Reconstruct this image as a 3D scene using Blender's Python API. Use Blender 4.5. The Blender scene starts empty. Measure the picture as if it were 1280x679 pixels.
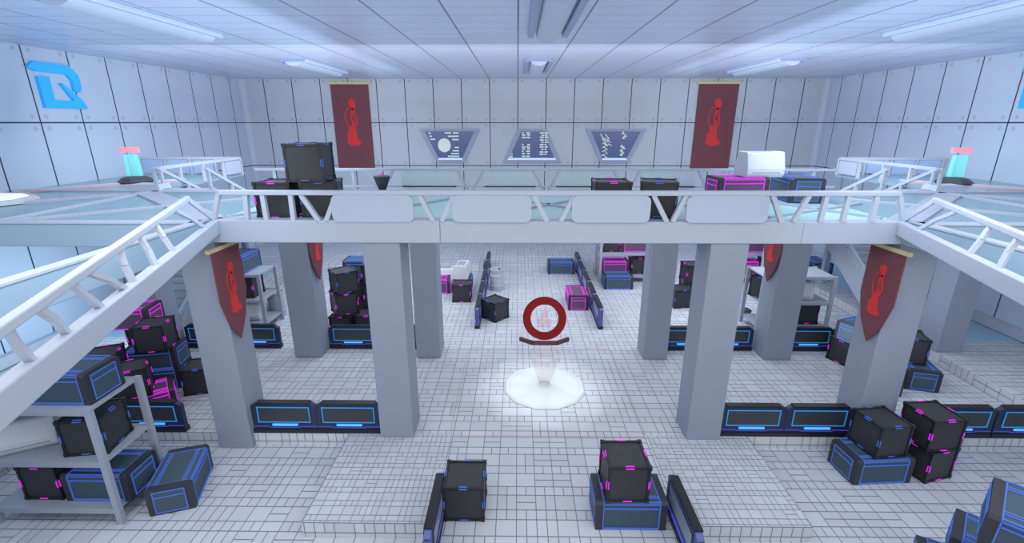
import bpy, math, random
from mathutils import Vector, Matrix
random.seed(7)
C = bpy.context.scene.collection
R = math.radians
XC = 0.87                       # symmetry plane of the hall
def mx(x): return 2*XC - x
# ------------------------------------------------------------------ colour / materials
def lin(c):
    return tuple(((v/255)/12.92 if v/255 <= .04045 else ((v/255+.055)/1.055)**2.4) for v in c)
def rgba(c): return (*lin(c), 1)
def mat(name, col, rough=.6, metal=0, emit=None, es=0, alpha=1, noise=0, nscale=3):
    m = bpy.data.materials.new(name); m.use_nodes = True
    nt = m.node_tree; b = nt.nodes['Principled BSDF']
    b.inputs['Roughness'].default_value = rough; b.inputs['Metallic'].default_value = metal
    b.inputs['Base Color'].default_value = rgba(col)
    if noise:
        tc = nt.nodes.new('ShaderNodeTexCoord'); n = nt.nodes.new('ShaderNodeTexNoise')
        n.inputs['Scale'].default_value = nscale; n.inputs['Detail'].default_value = 3
        nt.links.new(tc.outputs['Object'], n.inputs['Vector'])
        mp = nt.nodes.new('ShaderNodeMapRange'); mp.inputs['To Min'].default_value = 1-noise; mp.inputs['To Max'].default_value = 1+noise
        nt.links.new(n.outputs['Fac'], mp.inputs['Value'])
        vm = nt.nodes.new('ShaderNodeVectorMath'); vm.operation = 'SCALE'
        vm.inputs[0].default_value = lin(col); nt.links.new(mp.outputs[0], vm.inputs['Scale'])
        nt.links.new(vm.outputs[0], b.inputs['Base Color'])
    if emit:
        b.inputs['Emission Color'].default_value = rgba(emit); b.inputs['Emission Strength'].default_value = es
    if alpha < 1:
        b.inputs['Alpha'].default_value = alpha
    return m
class NT:
    def __init__(s, nt): s.nt = nt
    def m(s, op, a, b=None, c=None):
        n = s.nt.nodes.new('ShaderNodeMath'); n.operation = op
        for i, v in enumerate((a, b, c)):
            if v is None: continue
            if isinstance(v, (int, float)): n.inputs[i].default_value = v
            else: s.nt.links.new(v, n.inputs[i])
        return n.outputs[0]
    def noise(s, x, y):
        cb = s.nt.nodes.new('ShaderNodeCombineXYZ')
        for i, v in enumerate((x, y)): s.nt.links.new(v, cb.inputs[i])
        w = s.nt.nodes.new('ShaderNodeTexWhiteNoise'); w.noise_dimensions = '2D'
        s.nt.links.new(cb.outputs[0], w.inputs['Vector']); return w.outputs['Value']
    def mixc(s, f, a, b):
        n = s.nt.nodes.new('ShaderNodeMix'); n.data_type = 'RGBA'
        s.nt.links.new(f, n.inputs[0])
        for i, v in ((6, a), (7, b)):
            if isinstance(v, tuple): n.inputs[i].default_value = v
            else: s.nt.links.new(v, n.inputs[i])
        return n.outputs[2]
def tile_mat(name, s, axes=(0, 1), light=(197, 202, 212), grout=(112, 118, 132), gw=.0125):
    m = bpy.data.materials.new(name); m.use_nodes = True
    nt = m.node_tree; b = nt.nodes['Principled BSDF']; k = NT(nt)
    tc = nt.nodes.new('ShaderNodeTexCoord'); sp = nt.nodes.new('ShaderNodeSeparateXYZ')
    nt.links.new(tc.outputs['Object'], sp.inputs[0])
    # alternating courses: a square course of height s and a narrow course of height .62 s
    P = 1.62*s
    y = k.m('DIVIDE', sp.outputs[axes[1]], P); blk = k.m('FLOOR', y); fm = k.m('MULTIPLY', k.m('FRACT', y), P)
    low = k.m('LESS_THAN', fm, s); hi = k.m('SUBTRACT', 1, low)
    row = k.m('ADD', k.m('MULTIPLY', blk, 2), hi)
    yl = k.m('SUBTRACT', fm, k.m('MULTIPLY', hi, s)); rh = k.m('ADD', k.m('MULTIPLY', low, s), k.m('MULTIPLY', hi, .62*s))
    xs = k.m('DIVIDE', sp.outputs[axes[0]], s); cx = k.m('FLOOR', xs); fx = k.m('MULTIPLY', k.m('FRACT', xs), s)
    rnd = k.noise(cx, row)
    twoc = k.m('MAXIMUM', k.m('MULTIPLY', low, k.m('GREATER_THAN', rnd, .78)), k.m('MULTIPLY', hi, k.m('LESS_THAN', rnd, .72)))
    twor = k.m('MULTIPLY', low, k.m('MULTIPLY', k.m('GREATER_THAN', rnd, .54), k.m('LESS_THAN', rnd, .78)))
    tw = k.m('DIVIDE', s, k.m('ADD', 1, twoc)); th = k.m('DIVIDE', rh, k.m('ADD', 1, twor))
    ux = k.m('MODULO', fx, tw); uy = k.m('MODULO', yl, th)
    ex = k.m('MINIMUM', ux, k.m('SUBTRACT', tw, ux)); ey = k.m('MINIMUM', uy, k.m('SUBTRACT', th, uy))
    e = k.m('MINIMUM', ex, k.m('MULTIPLY', ey, .72)); nx = k.m('ADD', 1, twoc); 
    g = nt.nodes.new('ShaderNodeMapRange'); g.inputs['From Min'].default_value = gw*.5; g.inputs['From Max'].default_value = gw
    nt.links.new(e, g.inputs['Value'])
    var = k.noise(k.m('ADD', cx, k.m('FLOOR', k.m('DIVIDE', fx, tw))), k.m('ADD', row, 31.7))
    l1 = rgba(light); l2 = rgba(tuple(int(v*.955) for v in light))
    tone = k.mixc(var, l1, l2)
    nt.links.new(k.mixc(g.outputs[0], rgba(grout), tone), b.inputs['Base Color'])
    b.inputs['Roughness'].default_value = .55
    bp = nt.nodes.new('ShaderNodeBump'); bp.inputs['Strength'].default_value = .25; bp.inputs['Distance'].default_value = .02
    nt.links.new(g.outputs[0], bp.inputs['Height']); nt.links.new(bp.outputs[0], b.inputs['Normal'])
    return m
def panel_mat(name, ax, off, pw, base, bolts=True, zoff=8.0, ph=2.58, line=(38, 46, 66)):
    m = bpy.data.materials.new(name); m.use_nodes = True
    nt = m.node_tree; b = nt.nodes['Principled BSDF']; k = NT(nt)
    tc = nt.nodes.new('ShaderNodeTexCoord'); sp = nt.nodes.new('ShaderNodeSeparateXYZ')
    nt.links.new(tc.outputs['Object'], sp.inputs[0])
    x = k.m('FRACT', k.m('DIVIDE', k.m('SUBTRACT', sp.outputs[ax], off), pw))
    z = k.m('FRACT', k.m('DIVIDE', k.m('SUBTRACT', sp.outputs[2], zoff), ph))
    ex = k.m('MULTIPLY', k.m('MINIMUM', x, k.m('SUBTRACT', 1, x)), pw)
    ez = k.m('MULTIPLY', k.m('MINIMUM', z, k.m('SUBTRACT', 1, z)), ph)
    g1 = k.m('GREATER_THAN', k.m('MINIMUM', ex, ez), .026)
    dx = k.m('SUBTRACT', ex, .26); dz = k.m('SUBTRACT', ez, .2)
    d = k.m('SQRT', k.m('ADD', k.m('MULTIPLY', dx, dx), k.m('MULTIPLY', dz, dz)))
    mr = nt.nodes.new('ShaderNodeMapRange'); mr.inputs['From Min'].default_value = .04; mr.inputs['From Max'].default_value = .11
    nt.links.new(d, mr.inputs['Value'])
    n = nt.nodes.new('ShaderNodeTexNoise'); n.inputs['Scale'].default_value = .35; nt.links.new(tc.outputs['Object'], n.inputs['Vector'])
    l2 = rgba(tuple(int(v*.93) for v in base))
    c0 = k.mixc(n.outputs['Fac'], rgba(base), l2)
    c1 = k.mixc(mr.outputs[0], rgba(tuple(int(v*.86) for v in base)), c0)
    nt.links.new(k.mixc(g1, rgba(line), c1), b.inputs['Base Color'])
    b.inputs['Roughness'].default_value = .5
    return m
def ceil_mat():
    m = bpy.data.materials.new('ceiling_panels'); m.use_nodes = True
    nt = m.node_tree; b = nt.nodes['Principled BSDF']; k = NT(nt)
    tc = nt.nodes.new('ShaderNodeTexCoord'); sp = nt.nodes.new('ShaderNodeSeparateXYZ')
    nt.links.new(tc.outputs['Object'], sp.inputs[0])
    x = k.m('FRACT', k.m('DIVIDE', sp.outputs[0], 1.704)); ex = k.m('MULTIPLY', k.m('MINIMUM', x, k.m('SUBTRACT', 1, x)), 1.704)
    y = k.m('FRACT', k.m('DIVIDE', sp.outputs[1], .86)); ey = k.m('MULTIPLY', k.m('MINIMUM', y, k.m('SUBTRACT', 1, y)), .86)
    gx = k.m('GREATER_THAN', ex, .024); gy = k.m('GREATER_THAN', ey, .028)
    n = nt.nodes.new('ShaderNodeTexNoise'); n.inputs['Scale'].default_value = 1.2; nt.links.new(tc.outputs['Object'], n.inputs['Vector'])
    c0 = k.mixc(n.outputs['Fac'], rgba((184, 199, 226)), rgba((172, 186, 216)))
    c1 = k.mixc(gy, rgba((146, 158, 186)), c0)
    nt.links.new(k.mixc(gx, rgba((70, 82, 112)), c1), b.inputs['Base Color'])
    wv = nt.nodes.new('ShaderNodeTexNoise'); wv.inputs['Scale'].default_value = 5; nt.links.new(tc.outputs['Object'], wv.inputs['Vector'])
    bp = nt.nodes.new('ShaderNodeBump'); bp.inputs['Strength'].default_value = .35; bp.inputs['Distance'].default_value = .03
    nt.links.new(wv.outputs['Fac'], bp.inputs['Height']); nt.links.new(bp.outputs[0], b.inputs['Normal'])
    b.inputs['Roughness'].default_value = .32
    return m
M = {}
M['tile'] = tile_mat('stone_tile', .426)
M['tile_s'] = tile_mat('small_stone_tile', .25, light=(194, 199, 209), gw=.009)
M['tile_rx'] = tile_mat('riser_tile_x', .425, axes=(0, 2), light=(206, 210, 218))
M['tile_ry'] = tile_mat('riser_tile_y', .425, axes=(1, 2), light=(196, 200, 208))
M['wall_b'] = panel_mat('wall_panel_back', 0, 0, 1.704, (186, 194, 206))
M['wall_l'] = panel_mat('wall_panel_left', 1, 17.3, 1.725, (186, 201, 222))
M['wall_r'] = panel_mat('wall_panel_right', 1, 17.3, 1.725, (186, 201, 222))
M['ceil'] = ceil_mat()
M['column'] = mat('column_paint', (142, 150, 168), .6, noise=.04, nscale=.6)
M['white'] = mat('white_beam', (170, 178, 194), .45, noise=.03, nscale=1.5)
M['rail'] = mat('rail_paint', (178, 187, 202), .4)
M['panel'] = mat('rail_panel', (172, 184, 204), .45)
M['clearpanel'] = mat('frosted_panel', (214, 226, 232), .3, alpha=.7)
M['glass'] = mat('teal_glass', (140, 178, 190), .2, alpha=.86)
M['glass2'] = mat('pale_teal_glass', (190, 232, 230), .2, alpha=.93)
M['blueglass'] = mat('blue_glass', (176, 204, 240), .15, alpha=.6)
M['pinkglow'] = mat('pink_floor_light', (220, 160, 175), .4, emit=(230, 140, 160), es=.15, alpha=.35)
M['black'] = mat('crate_black', (48, 50, 54), .5, noise=.08, nscale=4)
M['black_edge'] = mat('crate_edge', (30, 31, 36), .4)
M['cap'] = mat('crate_end_cap', (46, 48, 56), .5)
M['teal'] = mat('crate_teal', (60, 80, 94), .5)
M['plum'] = mat('crate_plum', (96, 72, 104), .5)
M['neon_b'] = mat('neon_blue', (64, 98, 178), .4, emit=(66, 106, 200), es=.32)
M['neon_m'] = mat('neon_magenta', (190, 30, 190), .4, emit=(222, 46, 222), es=.6)
M['navy'] = mat('barrier_navy', (40, 46, 76), .45)
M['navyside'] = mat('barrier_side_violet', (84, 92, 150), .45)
M['screenblk'] = mat('barrier_screen', (56, 60, 68), .35)
M['cyan'] = mat('cyan_line', (40, 130, 190), .4, emit=(60, 150, 215), es=.4)
M['cyanbar'] = mat('cyan_bar', (60, 150, 230), .4, emit=(84, 170, 248), es=.9)
M['violet'] = mat('violet_line', (60, 66, 170), .4, emit=(70, 80, 200), es=.5)
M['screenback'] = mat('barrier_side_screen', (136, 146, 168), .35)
M['metal'] = mat('rack_metal', (158, 165, 180), .5, .1, noise=.03)
M['capsule'] = mat('capsule_shell', (204, 209, 216), .4)
M['capsule_d'] = mat('capsule_shell_grey', (150, 160, 172), .4)  # darker grey for lid ridge, seam band and barrel lid
M['barrel'] = mat('barrel_paint', (170, 178, 190), .4)
M['red'] = mat('banner_cloth', (112, 62, 72), .8, noise=.05, nscale=3)
M['emblem'] = mat('banner_emblem', (204, 44, 48), .7, emit=(210, 40, 44), es=.04)
M['gold'] = mat('banner_pole', (198, 188, 140), .5)
M['logo'] = mat('logo_blue', (40, 164, 226), .4, emit=(40, 160, 225), es=.25)
M['platform'] = mat('platform_white', (200, 208, 210), .4)
M['ringred'] = mat('ring_red', (132, 14, 18), .9, emit=(150, 20, 24), es=.05)
M['dkred'] = mat('tray_dark_red', (92, 52, 56), .5)
M['pinkray'] = mat('projector_ray', (214, 168, 176), .5, emit=(214, 160, 172), es=.0, alpha=.13)
M['pinkfig'] = mat('projected_icon', (220, 120, 130), .5, emit=(220, 110, 120), es=.2, alpha=.16)
M['pinkline'] = mat('floor_marking_pink', (232, 176, 184), .5, alpha=.11)
M['tealholo'] = mat('teal_projection', (110, 220, 220), .4, emit=(110, 215, 220), es=.35, alpha=.45)
M['pinkholo'] = mat('pink_projection', (226, 130, 150), .4, emit=(226, 130, 150), es=.5, alpha=.8)
M['dark'] = mat('device_dark', (56, 54, 62), .5)
M['scrframe'] = mat('screen_frame', (146, 158, 184), .5)
M['scrface'] = mat('screen_face', (74, 84, 128), .3, emit=(60, 68, 120), es=.25)
M['scrdark'] = mat('screen_dark_band', (66, 72, 104), .3, emit=(50, 54, 88), es=.2)
M['icon'] = mat('screen_icon', (196, 212, 208), .4, emit=(190, 208, 204), es=.25)
M['scrlight'] = mat('screen_lower_light', (190, 210, 240), .4, emit=(180, 204, 240), es=.5)
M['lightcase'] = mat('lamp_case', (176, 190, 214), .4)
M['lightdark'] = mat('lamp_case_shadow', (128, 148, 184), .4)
M['diffuser'] = mat('lamp_diffuser', (172, 184, 206), .4)
M['green'] = mat('leaf_green', (44, 92, 78), .6)
M['beamteal'] = mat('teal_shaded_beam', (150, 176, 196), .4)  # side beams' different lighting painted in as a darker teal colour
M['trim'] = mat('trim_grey', (150, 164, 190), .5)
M['pool'] = mat('blue_glass_floor', (140, 178, 208), .12)
M['strut'] = mat('pale_blue_strut', (170, 200, 224), .4)
# ------------------------------------------------------------------ mesh builder
class MB:
    def __init__(s): s.v = []; s.f = []
    def quad(s, pts):
        n = len(s.v); s.v += [tuple(p) for p in pts]; s.f.append(tuple(range(n, n+len(pts))))
    def prism(s, poly, d, fn):
        """poly: 2D points, extruded by d (d0,d1); fn(a,b,t)->xyz"""
        n = len(s.v); k = len(poly)
        for t in d:
            for a, b in poly: s.v.append(tuple(fn(a, b, t)))
        s.f.append(tuple(range(n+k-1, n-1, -1))); s.f.append(tuple(range(n+k, n+2*k)))
        for i in range(k):
            j = (i+1) % k; s.f.append((n+i, n+j, n+k+j, n+k+i))
    def box(s, x0, x1, y0, y1, z0, z1):
        s.prism([(x0, y0), (x1, y0), (x1, y1), (x0, y1)], (z0, z1), lambda a, b, t: (a, b, t))
    def bar(s, p, q, w, h, up=(0, 0, 1)):
        p = Vector(p); q = Vector(q); d = (q-p).normalized(); up = Vector(up)
        if abs(d.dot(up)) > .98: up = Vector((0, 1, 0))
        sx = d.cross(up).normalized(); sz = sx.cross(d).normalized()
        n = len(s.v)
        for c in (p, q):
            for a, b in ((-1, -1), (1, -1), (1, 1), (-1, 1)):
                s.v.append(tuple(c + sx*a*w/2 + sz*b*h/2))
        s.f += [(n+3, n+2, n+1, n), (n+4, n+5, n+6, n+7)]
        for i in range(4):
            j = (i+1) % 4; s.f.append((n+i, n+j, n+4+j, n+4+i))
    def lathe(s, prof, n=24, c=(0, 0, 0), ph=0, closed=True):
        b = len(s.v); k = len(prof)
        for i in range(n):
            a = 2*math.pi*i/n + ph
            for r, z in prof: s.v.append((c[0]+r*math.cos(a), c[1]+r*math.sin(a), c[2]+z))
        for i in range(n):
            j = (i+1) % n
            for q in range(k-1): s.f.append((b+i*k+q, b+j*k+q, b+j*k+q+1, b+i*k+q+1))
        if closed:
            s.f.append(tuple(b+i*k for i in range(n-1, -1, -1))); s.f.append(tuple(b+i*k+k-1 for i in range(n)))
    def build(s, name, m, parent=None, loc=None, rz=0, bevel=0, smooth=False):
        me = bpy.data.meshes.new(name); me.from_pydata(s.v, [], s.f); me.validate(); me.update()
        me.materials.append(m)
        o = bpy.data.objects.new(name, me); C.objects.link(o)
        if parent: o.parent = parent
        if loc: o.location = loc
        if rz: o.rotation_euler[2] = rz
        if bevel:
            b = o.modifiers.new('bevel', 'BEVEL'); b.width = bevel; b.segments = 2; b.limit_method = 'ANGLE'
        if smooth:
            for p in me.polygons: p.use_smooth = True
            try:
                me.set_sharp_from_angle(angle=R(40))
            except Exception: pass
        return o
def tag(o, label=None, cat=None, group=None, kind=None):
    if label: o['label'] = label
    if cat: o['category'] = cat
    if group: o['group'] = group
    if kind: o['kind'] = kind
    return o
def empty(name, loc=(0, 0, 0), rz=0):
    o = bpy.data.objects.new(name, None); C.objects.link(o); o.empty_display_size = .2
    o.location = loc; o.rotation_euler[2] = rz; return o
def struct(o, label=None, cat=None):
    o['kind'] = 'structure'
    if label: o['label'] = label
    if cat: o['category'] = cat
    return o
def copy_tree(o, parent=None):
    c = o.copy(); C.objects.link(c)
    if parent: c.parent = parent
    for ch in list(o.children): copy_tree(ch, c)
    return c
# ------------------------------------------------------------------ room shell
XL, XR, YB, ZC = -16.74, 18.5, 30.55, 10.5
Y0 = -4.0
LOW, RAI = -.38, .38
b = MB(); b.box(XL, XR, 10.9, 26.0, -.5, 0)
struct(b.build('floor', M['tile']), 'pale grey stone tiled middle floor of the hall between the barriers', 'floor')
b = MB(); b.box(XL, XR, Y0, 10.9, -.8, LOW)
struct(b.build('floor', M['tile']), 'lower tiled floor in the foreground', 'floor')
b = MB(); b.box(-1.72, 3.46, 0, 10.9, LOW+.002, 0.0)
struct(b.build('floor', M['tile']), 'tiled central path between the two foreground barriers', 'floor')
# small tiled slabs either side of the path
for x0, x1, side in ((-4.5, -1.72, 'left'), (3.46, 6.14, 'right')):
    b = MB(); b.box(x0, x1, 7.9, 10.9, LOW+.004, 0.0)
    s = struct(b.build('floor', M['tile_s']), f'low block of small square tiles on the {side} of the central path', 'platform')
    b = MB(); b.box(x0, x1, 7.885, 7.9, LOW+.004, -.004); b.build('riser', M['tile_rx'], s)
    b = MB()
    if side == 'left': b.box(x0-.015, x0, 7.9, 10.9, LOW+.004, -.004)
    else: b.box(x1, x1+.015, 7.9, 10.9, LOW+.004, -.004)
    b.build('riser', M['tile_ry'], s)
# risers of the middle floor
for x0, x1 in ((XL, -4.5), (6.14, XR)):
    b = MB(); b.box(x0, x1, 10.885, 10.9, LOW, -.003)
    struct(b.build('trim_1', M['tile_rx']))
# raised rear and side floors
b = MB()
b.box(XL, -1.9, 25.5, YB, 0, RAI); b.box(3.64, XR, 25.5, YB, 0, RAI); b.box(-1.9, 3.64, 27.6, YB, 0, RAI)
b.prism([(26.0, -.3), (27.6, -.3), (27.6, RAI), (26.0, 0)], (-1.9, 3.64), lambda a, c, t: (t, a, c))
struct(b.build('floor', M['tile']), 'raised tiled floor along the far wall', 'floor')
for x0, x1 in ((XL, -1.9), (3.64, XR)):
    b = MB(); b.box(x0, x1, 25.485, 25.5, 0, RAI-.003); struct(b.build('trim_2', M['tile_rx']))
for x0, x1, xe, sd in ((14.55, XR, 14.55, 'right'), (XL, mx(14.55), mx(14.55), 'left')):
    b = MB(); b.box(x0, x1, 5.0, 25.5, -.4, RAI)
    struct(b.build('floor', M['tile']), f'raised tiled floor along the {sd} wall', 'floor')
    b = MB(); b.box(xe-.015 if sd == 'right' else xe, xe if sd == 'right' else xe+.015, 5.0, 25.5, -.38, RAI-.003)
    struct(b.build('trim_3', M['tile_ry']))
    b = MB()
    xa, xb = (15.6, XR) if sd == 'right' else (XL, mx(15.6))
    b.box(xa, xb, 16.0, 25.4, RAI, RAI+.03)
    struct(b.build('floor', M['pool']), f'bluish glossy floor beside the {sd} wall', 'floor')
    xw = XR if sd == 'right' else XL; sg = -1 if sd == 'right' else 1
    b = MB(); b.box(min(xw, xw+sg*.25), max(xw, xw+sg*.25), 6, 25.4, RAI+.05, RAI+.42)
    struct(b.build('baseboard_'+sd, M['white']))
# walls, ceiling
b = MB(); b.quad([(XL, YB, -.8), (XR, YB, -.8), (XR, YB, ZC), (XL, YB, ZC)]); b.f[-1] = b.f[-1]
w = MB(); w.box(XL-.3, XR+.3, YB, YB+.3, -.8, ZC); struct(w.build('wall_back', M['wall_b']), 'far wall of large pale panels with dark seams', 'wall')
w = MB(); w.box(XL-.3, XL, Y0, YB, -.8, ZC); struct(w.build('wall_left', M['wall_l']), 'bluish panelled left wall', 'wall')
w = MB(); w.box(XR, XR+.3, Y0, YB, -.8, ZC); struct(w.build('wall_right', M['wall_r']), 'bluish panelled right wall', 'wall')
w = MB(); w.box(XL-.3, XR+.3, 7.5, YB+.3, ZC, ZC+.2); struct(w.build('ceiling', M['ceil']), 'ridged pale blue panelled ceiling', 'ceiling')
w = MB(); w.box(XL, XR, YB-.06, YB, RAI, RAI+.14); struct(w.build('baseboard_back', M['trim']))
# soft rounded room corners
for xw, sg in ((XL, 1), (XR, -1)):
    pts = [(xw, YB), (xw, YB-.35)] + [(xw+sg*(.35-.35*math.cos(R(a))), YB-.35+.35*math.sin(R(a))) for a in (15, 30, 45, 60, 75, 90)]
    if sg < 0: pts = pts[::-1]
    w = MB(); w.prism(pts, (RAI, ZC), lambda a, c, t: (a, c, t))
    struct(w.build('trim_4', panel_mat('corner_panel', 0, 500, 1000, (176, 190, 208)), smooth=True))
# ------------------------------------------------------------------ columns
def column(x0, x1, y0, y1, z0, z1, label):
    r = empty('support_column', ((x0+x1)/2, (y0+y1)/2, z0)); tag(r, label, 'column', 'square columns carrying the walkway')
    hx, hy, h = (x1-x0)/2, (y1-y0)/2, z1-z0
    b = MB(); b.box(-hx, hx, -hy, hy, 0, h); b.build('shaft', M['column'], r, bevel=.02)
    return r
BT, BB = 5.87, 5.34         # beam top and underside
for i, (xa, xb, z) in enumerate(((-8.0, -7.1, LOW), (-3.62, -2.74, 0))):
    for s in (0, 1):
        x0, x1 = (xa, xb) if s == 0 else (mx(xb), mx(xa))
        sd = 'left' if s == 0 else 'right'
        ib = ['outer', 'inner'][i]
        z0 = z
        fr = column(x0, x1, 10.72 if i == 0 else 10.72, 11.6, z0, BB, f'near {ib} square grey column on the {sd} side, ' + ('with a pointed red banner on its inner face' if i == 0 else 'beside the central walkway'))
for i, (xa, xb) in enumerate(((-7.92, -6.95), (-3.56, -2.72))):
    for s in (0, 1):
        x0, x1 = (xa, xb) if s == 0 else (mx(xb), mx(xa))
        sd = 'left' if s == 0 else 'right'
        column(x0, x1, 15.2, 16.1, 0, BB, f'rear {["outer","inner"][i]} square grey column on the {sd} side, ' + ('with a pointed red banner hanging from its top' if i == 0 else 'nearest the projector platform'))
for s in (0, 1):
    x0, x1 = (14.54, 15.42) if s else (mx(15.42), mx(14.54))
    if not s: x0, x1 = -13.25, -12.35
    column(x0, x1, 15.1, 16.0, RAI if s else 0, BB, f'square grey column on the raised floor at far {["left","right"][s]}')
# ------------------------------------------------------------------ upper walkway
wk = empty('upper_walkway', (XC, 10.7, BB)); tag(wk, 'white steel walkway frame with teal glass floors crossing the hall on columns', 'walkway')
def part_w(mb, name, m, **k):
    mb.v = [(x-XC, y-10.7, z-BB) for x, y, z in mb.v]
    return mb.build(name, m, wk, **k)
def beam(p, q, w, zt=BT, zb=BB, m='white', name='beam'):
    (x0, y0), (x1, y1) = p, q
    b = MB(); b.bar((x0, y0, (zt+zb)/2), (x1, y1, (zt+zb)/2), w, zt-zb); part_w(b, name, M[m], bevel=.02)
b = MB(); b.box(-7.05, -1.78, 10.66, 11.0, BB, BT); part_w(b, 'beam', M['white'], bevel=.02)
b = MB(); b.box(-1.78, 6.5, 10.68, 11.0, BB, BT-.02); part_w(b, 'beam', M['white'], bevel=.02)
b = MB(); b.box(6.5, 8.79, 10.68, 11.0, BB, BT-.02); part_w(b, 'beam', M['white'], bevel=.02)
def dl(y): return -4.92 - .354*(y-5.15)
for s in (0, 1):
    f = (lambda x: x) if s == 0 else mx
    beam((f(dl(10.7)-.07), 10.7), (f(dl(1.5)-.07), 1.5), .17, BT, 5.56)
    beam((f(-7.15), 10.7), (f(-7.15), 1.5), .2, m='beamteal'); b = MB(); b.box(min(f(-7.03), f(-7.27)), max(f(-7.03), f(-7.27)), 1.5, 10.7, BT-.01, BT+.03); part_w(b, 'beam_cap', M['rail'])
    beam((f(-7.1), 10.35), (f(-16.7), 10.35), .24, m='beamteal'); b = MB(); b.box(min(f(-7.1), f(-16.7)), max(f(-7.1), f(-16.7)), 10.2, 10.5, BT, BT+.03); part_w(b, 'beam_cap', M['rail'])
    beam((f(-7.0), 10.75), (f(-12.1), 15.4), .62)
    beam((f(-11.9), 10.5), (f(-11.9), 15.3), .14, BT+.02, BB+.15)
    beam((f(-11.9), 10.35), (f(-8.0), 14.0), .14, BT+.02, BB+.15)
    beam((f(-12.2), 14.9), (f(-16.6), 10.6), .14, BT+.02, BB+.15)
    beam((f(-13.2), 19.0), (f(-16.6), 15.5), .14, BT+.02, BB+.15)
    # glass floors of the wings
    b = MB(); b.prism([(f(-7.15), 10.5), (f(-16.7), 10.5), (f(-16.7), 15.8), (f(-12.1), 15.8), (f(-7.1), 15.4)], (BT-.1, BT-.05), lambda a, c, t: (a, c, t)); part_w(b, 'glass_floor', M['glass'])
    b = MB(); b.prism([(f(-12.1), 15.8), (f(-16.7), 15.8), (f(-16.7), 21.2), (f(-12.1), 21.2)], (BT-.1, BT-.04), lambda a, c, t: (a, c, t)); part_w(b, 'glass_floor', M['glass'])
    b = MB(); b.bar((f(-12.6), 14.9, BT-.02), (f(-16.5), 11.2, BT-.02), .35, .03); part_w(b, 'pink_light_strip', M['pinkglow'])
    b = MB(); b.bar((f(-13.0), 18.2, BT-.02), (f(-16.5), 14.8, BT-.02), .35, .03); part_w(b, 'pink_light_strip', M['pinkglow'])
beam((-12.1, 15.6), (mx(-12.1), 15.6), .5)
beam((-16.7, 15.7), (-12.1, 15.7), .14); beam((mx(-16.7), 15.7), (mx(-12.1), 15.7), .14)
b = MB(); b.box(-7.1, mx(-7.1), 11.0, 15.4, BT-.1, BT-.05); part_w(b, 'glass_floor', M['glass2'])
for p, q in (((-7, 11.2), (-4.4, 15.2)), ((-4.2, 11.2), (-1.2, 15.2)), ((-1.2, 11.0), (2.9, 15.2)), ((2.9, 11.0), (-1.2, 15.2)), ((5.9, 11.2), (2.9, 15.2)), ((8.6, 11.2), (6.1, 15.2)), ((6.0, 11.3), (9.6, 13.4))):
    b = MB(); b.bar((*p, BT-.03), (*q, BT-.03), .12, .06); part_w(b, 'glazing_bar', M['white'])
# slanted pale supports under the wings
for s in (0, 1):
    f = (lambda x: x) if s == 0 else mx
    b = MB(); b.prism([(f(-9.05), 5.4), (f(-12.2), 5.4), (f(-12.9), LOW), (f(-9.95), LOW)], (5.6, 5.9), lambda a, c, t: (a, t, c))
    o = b.build('slanted_support', M['strut']); tag(o, f'pale blue slanted wall-like support under the {["left","right"][s]} wing of the walkway', 'support')
# ------------------------------------------------------------------ railings
RT = 6.5
def railing(name, label, cat='railing'):
    r = empty(name, (0, 0, BT)); tag(r, label, cat); return r
def addp(mb, r, name, m, **k):
    mb.v = [(x-r.location[0], y-r.location[1], z-r.location[2]) for x, y, z in mb.v]; return mb.build(name, m, r, **k)
def rounded(x0, x1, z0, z1, rad=.14, n=4):
    pts = []
    for cx, cz, a0 in ((x1-rad, z0+rad, -90), (x1-rad, z1-rad, 0), (x0+rad, z1-rad, 90), (x0+rad, z0+rad, 180)):
        for i in range(n+1):
            a = R(a0+90*i/n); pts.append((cx+rad*math.cos(a), cz+rad*math.sin(a)))
    return pts
r = railing('front_railing', 'white railing with slanted posts and solid rounded panels along the near edge of the walkway')
b = MB(); b.box(-6.75, 8.5, 10.64, 10.78, RT-.06, RT+.05); addp(b, r, 'handrail', M['rail'], bevel=.02)
posts = [(-6.14, -6.2), (-5.76, -5.75), (-5.12, -5.13), (-4.89, -4.55), (-4.09, -4.38), (-2.21, -1.92), (-1.43, -1.73), (.36, .68), (1.28, .98), (3.04, 3.39), (3.77, 3.52), (5.69, 5.98), (6.5, 6.25), (6.89, 6.85), (7.38, 7.36), (8.0, 8.0)]
for t, bo in posts:
    p = MB(); p.bar((t, 10.71, RT-.05), (bo, 10.71, BT-.02), .1, .1, (0, 1, 0)); addp(p, r, 'post', M['rail'])
for x0, x1 in ((-4.2, -2.35), (-1.47, .31), (1.22, 2.98), (3.78, 5.62)):
    p = MB(); p.prism(rounded(x0, x1, BT-.03, RT-.05), (10.62, 10.68), lambda a, c, t: (a, t, c)); o = addp(p, r, 'panel', M['panel'])
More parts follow.
